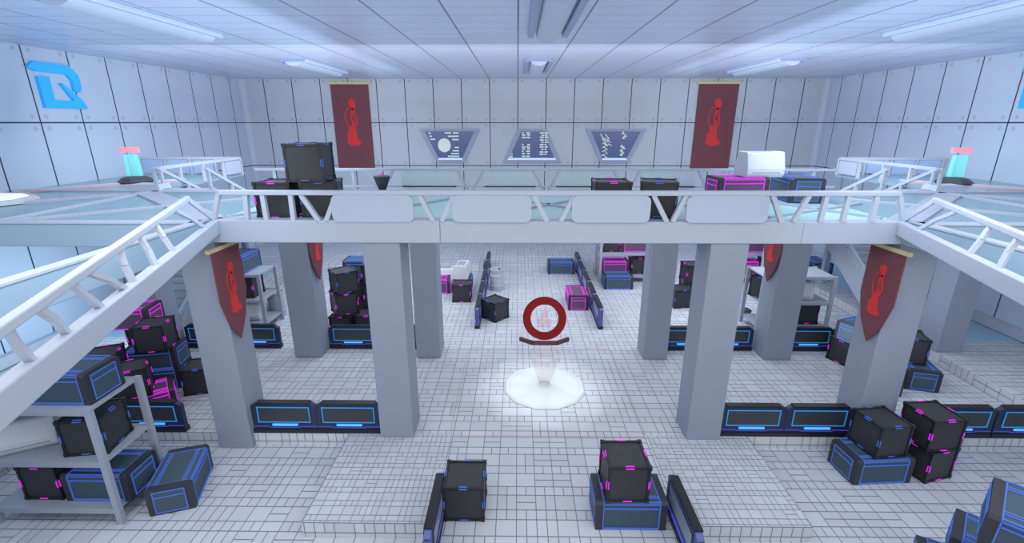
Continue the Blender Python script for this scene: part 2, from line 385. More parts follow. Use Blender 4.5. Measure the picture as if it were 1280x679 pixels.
# diagonal railings
for s in (0, 1):
    f = (lambda x: x) if s == 0 else mx
    r = railing('diagonal_railing', f'white tubular railing slanting towards the viewer on the {["left","right"][s]} diagonal beam')
    L = lambda y, z: (f(dl(y)-.08), y, z)
    def U(y): t = (10.3-y)/6.6; return Vector((f(-7.2+2.8*t), y, 6.42-.09*t))
    p = MB(); p.bar(U(10.3), U(1.6), .11, .11); addp(p, r, 'handrail', M['rail'], bevel=.02)
    pr = [(9.2, 9.9), (7.92, 7.95), (7.1, 7.1), (6.3, 6.27), (5.3, 6.0), (4.9, 5.33), (4.2, 4.59), (3.73, 3.98), (2.9, 3.2), (2.2, 2.4)]
    for k_, (yt, yb) in enumerate(pr):
        lo = Vector(L(yb, BT-.02)); hi = U(yt)-Vector((0, 0, .04)); mid = (lo+hi)/2 + Vector((0, -.02 if k_ % 2 else .02, .02))
        p = MB(); p.bar(hi, mid, .07, .07); p.bar(mid, lo, .07, .07); addp(p, r, 'post', M['rail'])
    p = MB(); p.bar(U(10.25), (f(-7.0), 10.75, BT), .09, .09); p.bar((f(-6.75), 10.71, RT-.02), (f(-6.98), 10.72, BT), .09, .09); addp(p, r, 'post', M['rail'])
# rear railing
r = railing('rear_railing', 'thin white railing with frosted panels along the rear edge of the walkway')
b = MB(); b.box(-8.6, mx(-8.6), 15.72, 15.82, RT-.0, RT+.08); addp(b, r, 'handrail', M['rail'])
b = MB(); b.box(-8.6, mx(-8.6), 15.74, 15.8, BT+.1, BT+.15); addp(b, r, 'lower_rail', M['rail'])
for x in (-8.0, -7.2, -6.2, -5.4, 6.9, 7.8, 8.7, 9.6):
    p = MB(); p.bar((x, 15.77, BT), (x, 15.77, RT), .07, .07); addp(p, r, 'post', M['rail'])
for x in (-4.5, -1.55, .93, 3.55, 6.3):
    for d in (-.25, .25):
        p = MB(); p.bar((x+d*1.7, 15.77, RT), (x+d*.3, 15.77, BT), .08, .08, (0, 1, 0)); addp(p, r, 'post', M['rail'])
for x0, x1 in ((-3.8, -2.0), (-1.1, .6), (1.25, 3.1), (4.0, 5.8)):
    p = MB(); p.prism(rounded(x0, x1, BT+.02, RT-.02), (15.74, 15.78), lambda a, c, t: (a, t, c)); o = addp(p, r, 'panel', M['clearpanel'])
    for q in (.25, .5, .75):
        p = MB(); x = x0+(x1-x0)*q; p.box(x-.03, x+.03, 15.70, 15.74, BT+.03, RT-.03); p.build('rib', M['rail'], o)
# side wing railings + stairs
for s in (0, 1):
    f = (lambda x: x) if s == 0 else mx
    sd = ['left', 'right'][s]
    r = railing('wing_railing', f'white railing with pale panels around the {sd} wing above the stairs')
    p = MB()
    p.bar((f(-16.6), 21.1, RT+.03), (f(-12.1), 21.1, RT+.03), .1, .1); p.bar((f(-12.1), 21.1, RT+.03), (f(-12.1), 15.9, RT+.03), .1, .1)
    addp(p, r, 'handrail', M['rail'])
    for x, y in ((-16.5, 21.1), (-15.4, 21.1), (-14.3, 21.1), (-13.2, 21.1), (-12.1, 21.1), (-12.1, 19.8), (-12.1, 18.5), (-12.1, 17.2), (-12.1, 15.95)):
        p = MB(); p.bar((f(x), y, BT-.05), (f(x), y, RT), .09, .09); addp(p, r, 'post', M['rail'])
    for y0, y1, m in ((19.9, 21.0, 'panel'),):
        p = MB(); p.prism([(y0, BT+.05), (y1, BT+.05), (y1, RT-.05), (y0, RT-.05)], (f(-12.14), f(-12.06)), lambda a, c, t: (t, a, c)); addp(p, r, 'panel', M[m])
    for x0, x1 in ((-16.4, -15.5), (-15.3, -14.4), (-14.2, -13.3)):
        p = MB(); p.box(min(f(x0), f(x1)), max(f(x0), f(x1)), 21.08, 21.12, BT+.03, RT-.03); addp(p, r, 'panel', M['blueglass'])
    st = empty('staircase', (f(-12.0), 21.5, 3.1)); tag(st, f'white two-flight staircase with panelled sides behind the {sd} wing', 'staircase')
    def sp(mb, name, m, **k):
        mb.v = [(x-f(-12.0), y-21.5, z-3.1) for x, y, z in mb.v]; return mb.build(name, m, st, **k)
    # upper flight x -12..-10.35 descending away, lower flight x -13.6..-12 back towards viewer
    for nm, xa, xb, ya, za, yb, zb in (('upper_flight', -11.95, -10.35, 15.95, BT, 21.2, 3.3), ('lower_flight', *((-14.4, -12.85) if s == 0 else (-13.9, -12.35)), 21.2, 3.3, 16.6, RAI)):
        n = 14; p = MB()
        for i in range(n):
            t0, t1 = i/n, (i+1)/n; y0 = ya+(yb-ya)*t0; y1 = ya+(yb-ya)*t1; z1 = za+(zb-za)*t1
            p.box(min(f(xa), f(xb)), max(f(xa), f(xb)), min(y0, y1), max(y0, y1), z1, z1+(za-zb)/n*.9)
        sp(p, nm, M['white'])
        for xs in (xa, xb):
            p = MB(); p.bar((f(xs), ya, za-.15), (f(xs), yb, zb-.15), .1, .5 if nm[0] == 'u' else .8); sp(p, 'stringer', M['white'])
            p = MB(); p.bar((f(xs), ya, za+.68), (f(xs), yb, zb+.68), .09, .1); sp(p, 'handrail', M['rail'])
            for t in (.02, .25, .5, .75, .98):
                y = ya+(yb-ya)*t; z = za+(zb-za)*t
                p = MB(); p.bar((f(xs), y, z), (f(xs), y, z+.66), .08, .08); sp(p, 'post', M['rail'])
            for t0, t1, m in ((.3, .7, 'panel'), (.75, .95, 'blueglass')):
                p = MB(); ps = []
                for t, dz in ((t0, .12), (t1, .12), (t1, .58), (t0, .58)):
                    ps.append((ya+(yb-ya)*t, za+(zb-za)*t+dz))
                p.prism(ps, (f(xs)-.02, f(xs)+.02), lambda a, c, t: (t, a, c)); sp(p, 'side_panel', M[m])
    p = MB(); p.box(min(f(-14.4), f(-10.35)), max(f(-14.4), f(-10.35)), 21.2, 23.0, 3.0, 3.3); sp(p, 'landing', M['white'])
    for x in (-13.5, -10.5):
        p = MB(); p.box(min(f(x-.12), f(x+.12)), max(f(x-.12), f(x+.12)), 22.6, 22.84, 0.0, 3.0); sp(p, 'leg', M['white'])
# ------------------------------------------------------------------ banners
def emblem(mb, W, H, cx, z0, fn, t=.015):
    """red silhouette: broad body, thin curling strands, round head; fn(u, z, d)"""
    S = H
    def pl(pts): mb.prism([(cx+x*S, z0+z*S) for x, z in pts], (0, t), fn)
    pl([(-.16, .05), (-.08, 0), (.1, 0), (.17, .04), (.15, .1), (.1, .14), (.08, .22), (.06, .36), (.03, .44), (-.02, .34), (-.06, .44), (-.1, .40), (-.10, .3), (-.16, .22), (-.13, .15)])
    def strand(ps, w=.028):
        for (a, b2), (c, d) in zip(ps, ps[1:]):
            dx, dz = c-a, d-b2; l = math.hypot(dx, dz); nx, nz = -dz/l*w/2, dx/l*w/2
            pl([(a-nx, b2-nz), (c-nx, d-nz), (c+nx, d+nz), (a+nx, b2+nz)])
    strand([(-.1, .40), (-.15, .54), (-.155, .66), (-.1, .78), (-.02, .84)], .022)
    strand([(-.02, .36), (.01, .5), (-.015, .62), (.01, .72), (.03, .8)], .045)
    strand([(.07, .4), (.1, .52), (.07, .64), (.05, .78)], .032)
    strand([(.05, .4), (.04, .52), (.0, .6)], .022)
    pl([(-.05, .86), (-.03, .8), (.03, .75), (.08, .8), (.11, .88), (.09, .96), (.03, 1.0), (-.03, .97), (-.06, .92)])
def banner_rect(x0, x1, z0, z1, label):
    r = empty('wall_banner', ((x0+x1)/2, YB-.06, z1)); tag(r, label, 'banner', 'long red banners on the far wall')
    w, h = x1-x0, z1-z0
    p = MB(); p.box(-w/2, w/2, -.02, .02, -h, 0); p.build('cloth', M['red'], r)
    p = MB(); p.box(-w/2-.12, w/2+.12, -.07, .03, 0, .14); p.build('pole', M['gold'], r)
    p = MB(); emblem(p, w, 2.75, .0, -h+1.45, lambda a, c, t: (a, -.02-t, c)); p.build('emblem', M['emblem'], r)
banner_rect(-11.28, -9.0, 5.2, 10.2, 'long straight red banner hung on the far wall left of the screens')
banner_rect(mx(-9.0)+.05, mx(-11.28)+.15, 5.2, 10.2, 'long straight red banner hung on the far wall right of the screens')
def banner_point(x, y0, y1, zt, ztip, sgn, label, scale=1):
    r = empty('pointed_banner', (x, (y0+y1)/2, zt)); tag(r, label, 'banner', 'pointed red banners on the columns')
    w = y1-y0; h = zt-ztip
    p = MB(); p.prism([(-w/2, 0), (-w/2, -h*.52), (-w*.32, -h*.78), (0, -h), (w*.32, -h*.78), (w/2, -h*.52), (w/2, 0)], (-.02, .02), lambda a, c, t: (t, a, c)); p.build('cloth', M['red'], r)
    p = MB(); p.box(-.05, .05, -w/2-.1, w/2+.1, 0, .09); p.build('pole', M['gold'], r)
    p = MB(); emblem(p, w, 1.3, 0, -h*.70, lambda a, c, t: (sgn*(.02+t), -sgn*a if False else a*(1 if sgn > 0 else -1), c)); p.build('emblem', M['emblem'], r)
banner_point(-7.02, 10.42, 11.52, 5.14, 2.78, 1, 'pointed red banner with a bright red figure on the near left column')
banner_point(mx(-7.02), 10.42, 11.52, 5.14, 2.78, -1, 'pointed red banner with a bright red figure on the near right column')
banner_point(-6.87, 15.1, 16.2, 5.14, 2.78, 1, 'pointed red banner on the rear left column, top hidden by the beam')
banner_point(mx(-6.87), 15.1, 16.2, 5.14, 2.78, -1, 'pointed red banner on the rear right column, top hidden by the beam')
# ------------------------------------------------------------------ screens on far wall
def scr(cx, wt, wb, label, icons):
    zt, zb = 7.64, 5.58; r = empty('wall_screen', (cx, YB-.05, zb)); tag(r, label, 'screen', 'trapezoid screens on the far wall'); h = zt-zb
    def tr(wa, wb_, z0, z1): return [(-wa/2, z0), (wa/2, z0), (wb_/2, z1), (-wb_/2, z1)]
    p = MB(); p.prism(tr(wb, wt, 0, h), (-.06, .05), lambda a, c, t: (a, t, c)); p.build('frame', M['scrframe'], r)
    k = .22; sl = (wt-wb)/h
    def W(z): return wb + sl*z
    p = MB(); p.prism([(-W(k)/2+.26, k), (W(k)/2-.26, k), (W(h-k*.7)/2-.26, h-k*.7), (-W(h-k*.7)/2+.26, h-k*.7)], (-.08, -.06), lambda a, c, t: (a, t, c)); p.build('display', M['scrface'], r)
    p = MB(); p.prism([(-W(k)/2+.2, k-.02), (W(k)/2-.2, k-.02), (W(k)/2-.24, k+.1), (-W(k)/2+.24, k+.1)], (-.10, -.08), lambda a, c, t: (a, t, c)); p.build('lower_light', M['scrlight'], r)
    p = MB()
    for ic in icons:
        if ic[0] == 'c':
            _, x, z, rr = ic; p.prism([(x+rr*math.cos(2*math.pi*i/20), z+rr*1.05*math.sin(2*math.pi*i/20)) for i in range(20)], (-.1, -.081), lambda a, c, t: (a, t, c))
        elif ic[0] == 'b':
            _, x0, x1, z = ic; p.prism([(x0, z-.04), (x1, z-.04), (x1, z+.04), (x0, z+.04)], (-.1, -.081), lambda a, c, t: (a, t, c))
        else:
            _, x0, z0, x1, z1 = ic; dx, dz = x1-x0, z1-z0; l = math.hypot(dx, dz); nx, nz = -dz/l*.025, dx/l*.025
            p.prism([(x0-nx, z0-nz), (x1-nx, z1-nz), (x1+nx, z1+nz), (x0+nx, z0+nz)], (-.1, -.081), lambda a, c, t: (a, t, c))
    p.build('graphics', M['icon'], r)
ic1 = [('c', -.35, 1.08, .4)] + [('b', x0, x1, z) for x0, x1, z in ((-.3, .1, 1.82), (.22, .55, 1.82), (-.1, .55, 1.62), (.15, .55, 1.42), (.3, .55, .95), (.15, .55, .75), (.05, .55, .58), (-.15, .55, .42), (-1.3, -1.15, 1.8), (-1.25, -1.1, 1.62), (-1.2, -.9, 1.44))]
scr(-4.2, 3.7, 1.72, 'trapezoid wall screen showing a large white disc and bars', ic1)
ic2 = []
for i, z in enumerate((1.82, 1.7, 1.55, 1.12, .98, .86, .72, .58, .42)):
    ic2 += [('b', -.62, -.42 - (.0 if i % 3 else .1), z), ('b', -.36+(.06 if i % 2 else 0), -.12, z)]
for i, z in enumerate((1.82, 1.68, 1.56, 1.4, 1.26, 1.12, .98, .84, .68, .54)):
    ic2 += [('b', .48+(.1 if i % 3 == 1 else 0), .72, z), ('b', .78, .98-(.08 if i % 2 else 0), z)]
ic2 += [('b', -1.3, -1.2, .55), ('b', -1.38, -1.2, .4)]
scr(.88, 1.72, 3.62, 'middle trapezoid wall screen, wider at its base, with columns of bars', ic2)
ic3 = []
for i in range(6): ic3 += [('l', -.95+.1*i, 1.75-.26*i if i < 3 else 1.75-.26*(i-3)*1.1, -.7+.1*i, 1.45-.2*(i % 3))]
for i in range(5): ic3 += [('l', -.75+.09*(i % 2), 1.5-.24*i, -.45, 1.28-.24*i), ('l', -.8, 1.42-.24*i, -.6, 1.52-.24*i)]
for x, z in ((.45, 1.78), (.5, 1.5), (.42, 1.0), (.55, .9), (.4, .75), (.5, .62), (.42, .5), (.6, 1.62)): ic3 += [('b', x-.07, x+.07, z), ('l', x-.1, z-.02, x, z+.13)]
scr(6.02, 3.7, 1.72, 'trapezoid wall screen on the right showing slanted lines', ic3)
# ------------------------------------------------------------------ wall logo
def logo(x, sgn, yc, label):
    r = empty('wall_logo', (x, yc, 8.5)); tag(r, label, 'logo')
    p = MB(); fn = lambda a, c, t: (sgn*t, a, c)
    def P(pts): p.prism([(sgn*0 + a*(1 if sgn > 0 else -1), c) for a, c in pts], (0, .12), fn)
    # letter B built of three strokes
    P([(-1.0, 1.32), (-.72, 1.52), (.62, 1.52), (.95, 1.2), (.95, .78), (.86, .6), (.62, .62), (.62, 1.0), (.45, 1.18), (-.72, 1.2)])
    P([(-.72, 1.04), (-.28, 1.06), (-.28, .28), (.5, .28), (.1, .86), (.18, .88), (.86, .32), (1.0, .0), (-.72, .0)])
    p.build('letter', M['logo'], r)
logo(XL, 1, 18.25, 'blue angular letter B logo high on the left wall')
logo(XR, -1, 18.0, 'blue angular letter B logo high on the right wall at the frame edge')
# ------------------------------------------------------------------ ceiling lamps
def lamp(x, y0, y1, label):
    r = empty('ceiling_lamp', (x, (y0+y1)/2, ZC)); tag(r, label, 'ceiling lamp', 'long tube lamps on the ceiling')
    h = (y1-y0)/2
    for sx in (-1, 1):
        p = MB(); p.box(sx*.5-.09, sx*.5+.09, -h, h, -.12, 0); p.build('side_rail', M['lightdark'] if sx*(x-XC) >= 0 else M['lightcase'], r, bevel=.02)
    pr = [(.34*math.cos(R(a)), -.06-.2*math.sin(R(a))) for a in range(0, 181, 20)]
    p = MB(); p.prism([(.34, 0)]+pr+[(-.34, 0)], (-h, h), lambda a, c, t: (a, t, c)); p.build('diffuser', M['diffuser'], r, smooth=True)
    p = MB(); p.box(-.5, .5, -h-.05, -h, -.1, 0); p.build('end_strip', M['lightdark'], r)
for i, x in enumerate((-9.3, XC, 11.2)):
    nm = ['left', 'central', 'right'][i]
    lamp(x, 10.6, 15.4, f'long pale ceiling tube lamp, near one of the {nm} row')
    lamp(x, 21.2, 26.2, f'long pale ceiling tube lamp, far one of the {nm} row')
# ------------------------------------------------------------------ barriers
def barrier_proto(path=False):
    L, H = 1.73, .88
    r = empty('crowd_barrier')
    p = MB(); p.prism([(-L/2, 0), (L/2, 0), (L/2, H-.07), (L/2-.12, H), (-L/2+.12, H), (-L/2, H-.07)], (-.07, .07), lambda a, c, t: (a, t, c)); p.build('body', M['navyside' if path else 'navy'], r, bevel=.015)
    p = MB(); p.box(-L/2-.005, L/2+.005, -.10, .10, 0, .12); p.build('base', M['black_edge'], r)
    p = MB(); p.box(-L/2+.15, L/2-.15, -.085, .085, H-.02, H+.035); p.build('top_cap', M['black_edge'], r)
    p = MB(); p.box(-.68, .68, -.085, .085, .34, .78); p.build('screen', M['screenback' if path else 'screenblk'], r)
    p = MB()
    for s in (-1, 1):
        y0, y1 = (s*.085, s*.1) if s > 0 else (s*.1, s*.085)
        for a, b2, c, d in ((-.7, .7, .775, .80), (-.7, .7, .325, .35), (-.7, -.675, .325, .80), (.675, .7, .325, .80)): p.box(a, b2, y0, y1, c, d)
    p.build('screen_outline', M['navy' if path else 'cyan'], r)
    p = MB()
    for s in (-1, 1):
        y0, y1 = (.07, .1) if s > 0 else (-.1, -.07)
        p.box(-.34, .34, y0, y1, .225, .28)
    p.build('light_bar', M['violet' if path else 'cyanbar'], r)
    p = MB()
    for s in (-1, 1):
        y0, y1 = (.07, .09) if s > 0 else (-.09, -.07)
        p.box(-L/2+.02, -.42, y0, y1, .19, .205); p.box(.42, L/2-.02, y0, y1, .19, .205); p.box(-.42, .42, y0, y1, .16, .175)
    p.build('trim_line', M['violet'], r)
    return r
bps = {}
def barrier(x, y, rz, label, group, z=0):
    k = rz != 0
    if k in bps: o = copy_tree(bps[k])
    else: o = bps[k] = barrier_proto(k)
    o.location = (x, y, z); o.rotation_euler[2] = rz
    tag(o, label, 'barrier', group); return o
for x0, lab in ((-11.64, 'leftmost of the near row, behind the metal rack'), (-9.83, 'between the metal rack and the near left column'),
                (-6.22, 'just right of the near left column'), (-4.49, 'just left of the inner left column'),
                (6.24, 'just right of the inner right column'), (7.97, 'just left of the near right banner column'),
                (11.7, 'behind the stacked black crates'), (13.47, 'at the right frame edge in the near row')):
    barrier(x0 if x0 < 0 else x0, 10.98 if abs(x0+9.83) > 9 else 10.98, 0, 'dark low barrier with cyan framed screen, ' + lab, 'near row of glowing barriers')
for x0, lab in ((-11.4, 'at the far left end'), (-9.63, 'left of the rear left banner column'), (-6.05, 'below the leftmost black crate stack'), (-4.4, 'left of the rear inner left column'),
                (6.2, 'right of the rear inner right column'), (7.75, 'left of the rear right banner column'), (10.65, 'in front of the right rear rack'), (12.4, 'behind the right crate stack')):
    barrier(x0, 16.0, 0, 'dark low barrier of the rear row, ' + lab, 'rear row of glowing barriers')
for x, sd in ((-1.62, 'left'), (3.38, 'right')):
    for i in range(5):
        barrier(x, 18.6+1.76*i, R(90), f'dark barrier running away along the {sd} of the far path, ' + ['nearest', 'second', 'third', 'fourth', 'farthest'][i] + ' of five', 'barriers along the far path', 0 if i < 4 else .04)
    for i in range(3):
        barrier(x+(.0 if sd == 'left' else -.06), 7.6-1.76*i, R(90), f'dark barrier edging the {sd} of the foreground path, ' + ['farthest', 'middle', 'nearest'][i] + ' of three', 'barriers along the foreground path')
# ------------------------------------------------------------------ crates
def crateA(col):
    s = .425; r = empty('cube_crate')
    p = MB(); p.box(-s+.02, s-.02, -s+.02, s-.02, .02, 2*s-.02); p.build('shell', M['black'], r)
    p = MB(); e = .055
    for a in (-s+e/2, s-e/2):
        for c in (-s+e/2, s-e/2):
            p.box(a-e/2, a+e/2, c-e/2, c+e/2, 0, 2*s)
            p.box(-s, s, a-e/2, a+e/2, (c+s)-e/2, (c+s)+e/2); p.box(a-e/2, a+e/2, -s, s, (c+s)-e/2, (c+s)+e/2)
    p.build('edge_frame', M['black_edge'], r)
    g = .085
    for a in (-1, 1):
        for c in (-1, 1):
            for d in (0, 1):
                cx, cy, cz = a*(s-g/2+.012), c*(s-g/2+.012), (g/2-.0 if d == 0 else 2*s-g/2+.012)
                p = MB(); p.box(cx-g/2, cx+g/2, cy-g/2, cy+g/2, cz-g/2, cz+g/2); p.build('corner_guard', M['black_edge'], r)
    nm = M['neon_b'] if col == 'blue' else M['neon_m']; l, t = .085, .009
    def clip(c, ax):
        p = MB()
        for o_ in (-.028, .028):
            # two short parallel bars wrapping the edge
            x, y, z = c
            if ax == 0: p.box(x-l, x+l, y-t-abs(o_)*0, y+t, z-t, z+t) if False else None
            ext = [.03, .03, .03]; ext[ax] = l
            off = [0, 0, 0]
            # shift each bar onto one of the two faces sharing the edge
            oth = [i for i in (0, 1, 2) if i != ax]
            k_ = oth[0] if o_ < 0 else oth[1]
            cc = [x, y, z]; sgn = 1 if (cc[k_]-(s if k_ == 2 else 0)) > 0 else -1
            k2 = oth[1] if o_ < 0 else oth[0]; sg2 = 1 if (cc[k2]-(s if k2 == 2 else 0)) > 0 else -1
            for inset in (.024,):
                q = list(cc); q[k2] -= sg2*inset; h = [t, t, t]; h[ax] = l; h[k_] = .012; h[k2] = .0085
                q[k_] += sgn*.006
                p.box(q[0]-h[0], q[0]+h[0], q[1]-h[1], q[1]+h[1], q[2]-h[2], q[2]+h[2])
        p.build('neon_clip', nm, r)
    for a in (-s, s):
        for c in (-s, s):
            clip((a, c, s), 2)
        for z in (0.02, 2*s):
            clip((a, 0, z), 1); clip((0, a, z), 0)
    return r
def crateB(col):
    L, W, H = .72, .45, .68; r = empty('long_crate')
    face = M['teal'] if col == 'blue' else M['plum']; nm = M['neon_b'] if col == 'blue' else M['neon_m']
    p = MB(); c = .14
    p.box(-L+c, L-c, -W+.02, W-.02, .02, H-.01); p.build('body', face, r)
    for s in (-1, 1):
        p = MB(); x0, x1 = sorted((s*L, s*(L-c)))
        p.prism([(-W, 0), (W, 0), (W, H-.05), (W-.05, H+.01), (-W+.05, H+.01), (-W, H-.05)], (x0, x1), lambda a, b2, t: (t, a, b2)); p.build('end_cap', M['cap'], r)
        p = MB(); x0, x1 = sorted((s*L, s*(L+.008))); p.box(x0, x1, -W+.13, W-.13, .06, H-.08); p.build('end_panel', face, r)
        p = MB(); x0, x1 = sorted((s*(L+.004), s*(L+.018))); n = .012
        y, z0, z1, zm = W-.13, .06, H-.08, H-.22
        for a, b2, q, w in ((-y, y, z0-n, z0+n), (-y, y, z1-n, z1+n), (-y, y, zm-n, zm+n), (-y, -y+2*n, z0, z1), (y-2*n, y, z0, z1)): p.box(x0, x1, a, b2, q, w)
        p.build('end_neon', nm, r)
    p = MB(); n = .011; X = L-c
    for s in (-1, 1):
        y0, y1 = sorted((s*(W-.02), s*(W+.004)))
        for a, b2, q, w in ((-X, X, .02, .05), (-X, X, H-.16, H-.16+2*n), (-X, X, H-.05, H-.03), (-X, -X+2*n, .02, H-.02), (X-2*n, X, .02, H-.02)): p.box(a, b2, y0, y1, q, w)
        # lid bands
        for yy in (s*(W-.03), s*(W-.15), s*(W-.2)):
            p.box(-X, X, yy-.011, yy+.011, H-.015, H+.006)
    for x in (-X+n, X-n): p.box(x-n, x+n, -W+.02, W-.02, H-.015, H+.004)
    p.build('neon_trim', nm, r)
    return r
def capsule():
    r = empty('angular_case'); L = .5
    prof = [(-.34, 0), (.34, 0), (.40, .09), (.40, .24), (.27, .64), (.22, .68), (-.22, .68), (-.27, .64), (-.40, .24), (-.40, .09)]
    p = MB(); p.prism(prof, (-L, L), lambda a, c, t: (t, a, c)); p.build('shell', M['capsule'], r, bevel=.02)
    for s in (-1, 1):
        p = MB(); x0, x1 = sorted((s*(L-.1), s*(L+.03))); p.prism([(a*1.05, c*1.03) for a, c in prof], (x0, x1), lambda a, c, t: (t, a, c)); p.build('end_plate', M['capsule'], r, bevel=.02)
    p = MB(); p.prism([(-.19, .68), (.19, .68), (.17, .70), (-.17, .70)], (-L+.12, L-.12), lambda a, c, t: (t, a, c)); p.build('lid_ridge', M['capsule_d'], r)
    p = MB(); p.box(-L+.1, L-.1, -.405, .405, .12, .15); p.build('seam_band', M['capsule_d'], r)
    return r
protos = {}
def place(kind, x, y, z, rz, label, group, extra=None):
    if kind not in protos:
        o = {'Ab': lambda: crateA('blue'), 'Am': lambda: crateA('magenta'), 'Bb': lambda: crateB('blue'), 'Bm': lambda: crateB('magenta'), 'C': capsule}[kind]()
        protos[kind] = o
    else: o = copy_tree(protos[kind])
    o.location = (x, y, z); o.rotation_euler = (0, 0, R(rz))
    if extra: o.rotation_euler = tuple(R(a) for a in extra)
    tag(o, label, {'A': 'crate', 'B': 'crate', 'C': 'case'}[kind[0]], group); return o
H = .862; HB = .69
fg = 'crates on the foreground floor'
place('Ab', -1.10, 8.38, 0, 0, 'black cube crate with blue clips beside the left foreground barrier', fg)
place('Bb', 2.34, 8.22, 0, 0, 'long blue-lined crate beside the right foreground barrier, under a black cube', fg)
place('Am', 2.22, 8.20, HB, 1, 'black cube crate with magenta clips on top of the long blue-lined crate beside the path', fg)
place('Bb', 8.82, 10.03, LOW, 4, 'long blue-lined crate in front of the near right banner column, under a black cube', fg)
place('Ab', 8.93, 10.1, LOW+HB, 8, 'black cube crate with blue clips on the long crate before the near right column', fg)
place('Am', 10.2, 10.12, LOW, 15, 'lower of two stacked black cube crates with magenta clips, right foreground', fg)
place('Am', 10.16, 10.12, LOW+H, 5, 'upper of two stacked black cube crates with magenta clips, right foreground', fg)
place('Bb', -7.95, 9.2, LOW, 108, 'long blue-lined crate lying askew on the floor right of the metal rack', fg)
# bottom right pile
g = 'crate pile in the bottom right corner'
place('Bb', 8.25, 6.72, LOW, -30, 'blue-lined crate on the floor at the left foot of the bottom right pile', g)
place('Bb', 8.6, 6.6, LOW+HB, -45, 'blue-lined crate in the middle of the bottom right pile', g)
place('Bb', 7.6, 5.2, LOW, -45, 'blue-lined crate hidden under the white case in the bottom right pile', g)
place('Bb', 7.7, 5.5, LOW+HB, -45, 'blue-lined crate carrying the white case in the bottom right pile', g)
place('C', 7.8, 5.6, LOW+2*HB, -45, 'white angular case between blue-lined crates, bottom right', g)
place('Bb', 8.02, 5.72, LOW+2*HB+.80, -45, 'topmost blue-lined crate leaning on the white case, right bottom corner', g, (12, 0, -45))
# left pile behind the rack
g = 'crate pile behind the left foreground rack'
place('Bm', -10.73, 11.88, 0, 38, 'magenta-lined long crate at the foot of the left pile, by the barrier', g)
place('Ab', -9.87, 13.15, 0, 15, 'black cube crate at the right end of the left pile', g)
place('Am', -10.82, 11.72, HB, 33, 'black cube crate standing on the magenta-lined crate of the left pile', g)
place('Bb', -11.36, 13.44, 0, 12, 'hidden blue-lined crate at the bottom of the left pile', g)
place('Bb', -11.36, 13.42, HB, 12, 'blue-lined crate with a pale end inside the left pile, under a black cube', g)
place('Am', -12.0, 12.25, 0, 25, 'black cube crate at the bottom rear of the left pile', g)
place('Am', -11.98, 12.25, H, 25, 'black cube crate with magenta clips on the left of the left pile', g)
place('Am', -11.08, 13.2, 2*HB, 14, 'topmost black cube crate with magenta clips on the left pile', g)
place('Am', -12.35, 14.4, 0, 10, 'rear black cube crate hidden in the left pile', g)
place('Am', -12.35, 14.4, H, 20, 'second rear black cube crate hidden in the left pile', g)
place('Bm', -12.45, 14.1, 2*H, 8, 'magenta-lined crate at the upper back of the left pile under the diagonal beam', g)
# stack behind rear barrier, left of inner column
g = 'black crates behind the rear barrier on the left'
place('Am', -6.85, 17.3, 0, 0, 'black cube crate, bottom left of the rear left stack', g)
place('Am', -5.9, 17.4, 0, 5, 'black cube crate, bottom right of the rear left stack', g)
place('Am', -6.8, 17.4, H, 35, 'black cube crate with magenta clips in the second tier of the rear left stack', g)
place('Ab', -6.75, 17.5, 2*H, 40, 'turned black cube crate with a blue clip topping the rear left stack', g)
place('Am', -5.85, 18.4, 0, 10, 'bottom black cube crate at the back of the rear left stack', g)
place('Am', -5.85, 18.4, H, 12, 'middle black cube crate at the back of the rear left stack', g)
place('Am', -5.85, 18.5, 2*H, 5, 'top black cube crate at the back of the rear left stack', g)
place('Am', -6.8, 19.3, 0, 0, 'hidden black cube crate supporting the blue-lined crate behind the rear left stack', g)
place('Am', -6.8, 19.3, H, 0, 'second hidden black cube crate behind the rear left stack', g)
place('Bb', -6.7, 19.7, 2*H, 0, 'blue-lined crate at the top back of the rear left stack', g)
# far left of path
g = 'crates left of the far path'
place('Am', -2.6, 21.12, 0, 1, 'black cube crate with magenta clips left of the far path', g)
place('Bb', -2.72, 22.35, 0, 90, 'blue-lined long crate behind the black cube left of the far path', g)
place('Bm', -4.05, 22.3, 0, 5, 'magenta-lined crate half hidden by the rear inner left column', g)
place('C', -2.75, 22.5, HB, 85, 'pale angular case standing on the blue-lined crate left of the far path', g)
place('C', -3.9, 24.1, 0, 0, 'pale grey angular case on the floor before the rear step', g)
place('Ab', -.95, 18.93, 0, 48, 'turned black cube crate standing inside the far path by its left barrier', g)
place('Bb', 2.42, 25.5, 0, 0, 'blue-lined long crate at the far end of the path beside the right barrier', g)
place('Bm', 2.72, 20.5, 0, 90, 'magenta-lined long crate pointing down the far path beside the right barrier', g)
place('Bb', 5.08, 23.04, 0, 0, 'blue-lined long crate on the floor in front of the far rack', g)
place('Ab', 7.42, 20.5, 0, 9, 'black cube crate seen between the two right inner columns', g)
place('Am', 8.25, 21.5, 0, 0, 'lower black cube crate of the pair behind the right inner column', g)
place('Am', 8.25, 21.5, H, 4, 'upper black cube crate of the pair behind the right inner column', g)
# right stack
g = 'crates beside the near right banner'
place('Am', 11.55, 15.15, 0, 20, 'black cube crate beneath the blue-lined crate left of the right banner', g)
place('Bb', 11.85, 15.1, H, 22, 'blue-lined crate on a black cube left of the right banner', g)
place('Bm', 11.5, 13.68, 0, 74, 'magenta-lined crate mostly hidden by the near right banner column', g)
place('Bb', 12.82, 13.9, 0, 74, 'blue-lined crate right of the near right banner column', g)
place('Ab', 12.6, 14.1, HB, 70, 'black cube crate on the blue-lined crate right of the banner column', g)
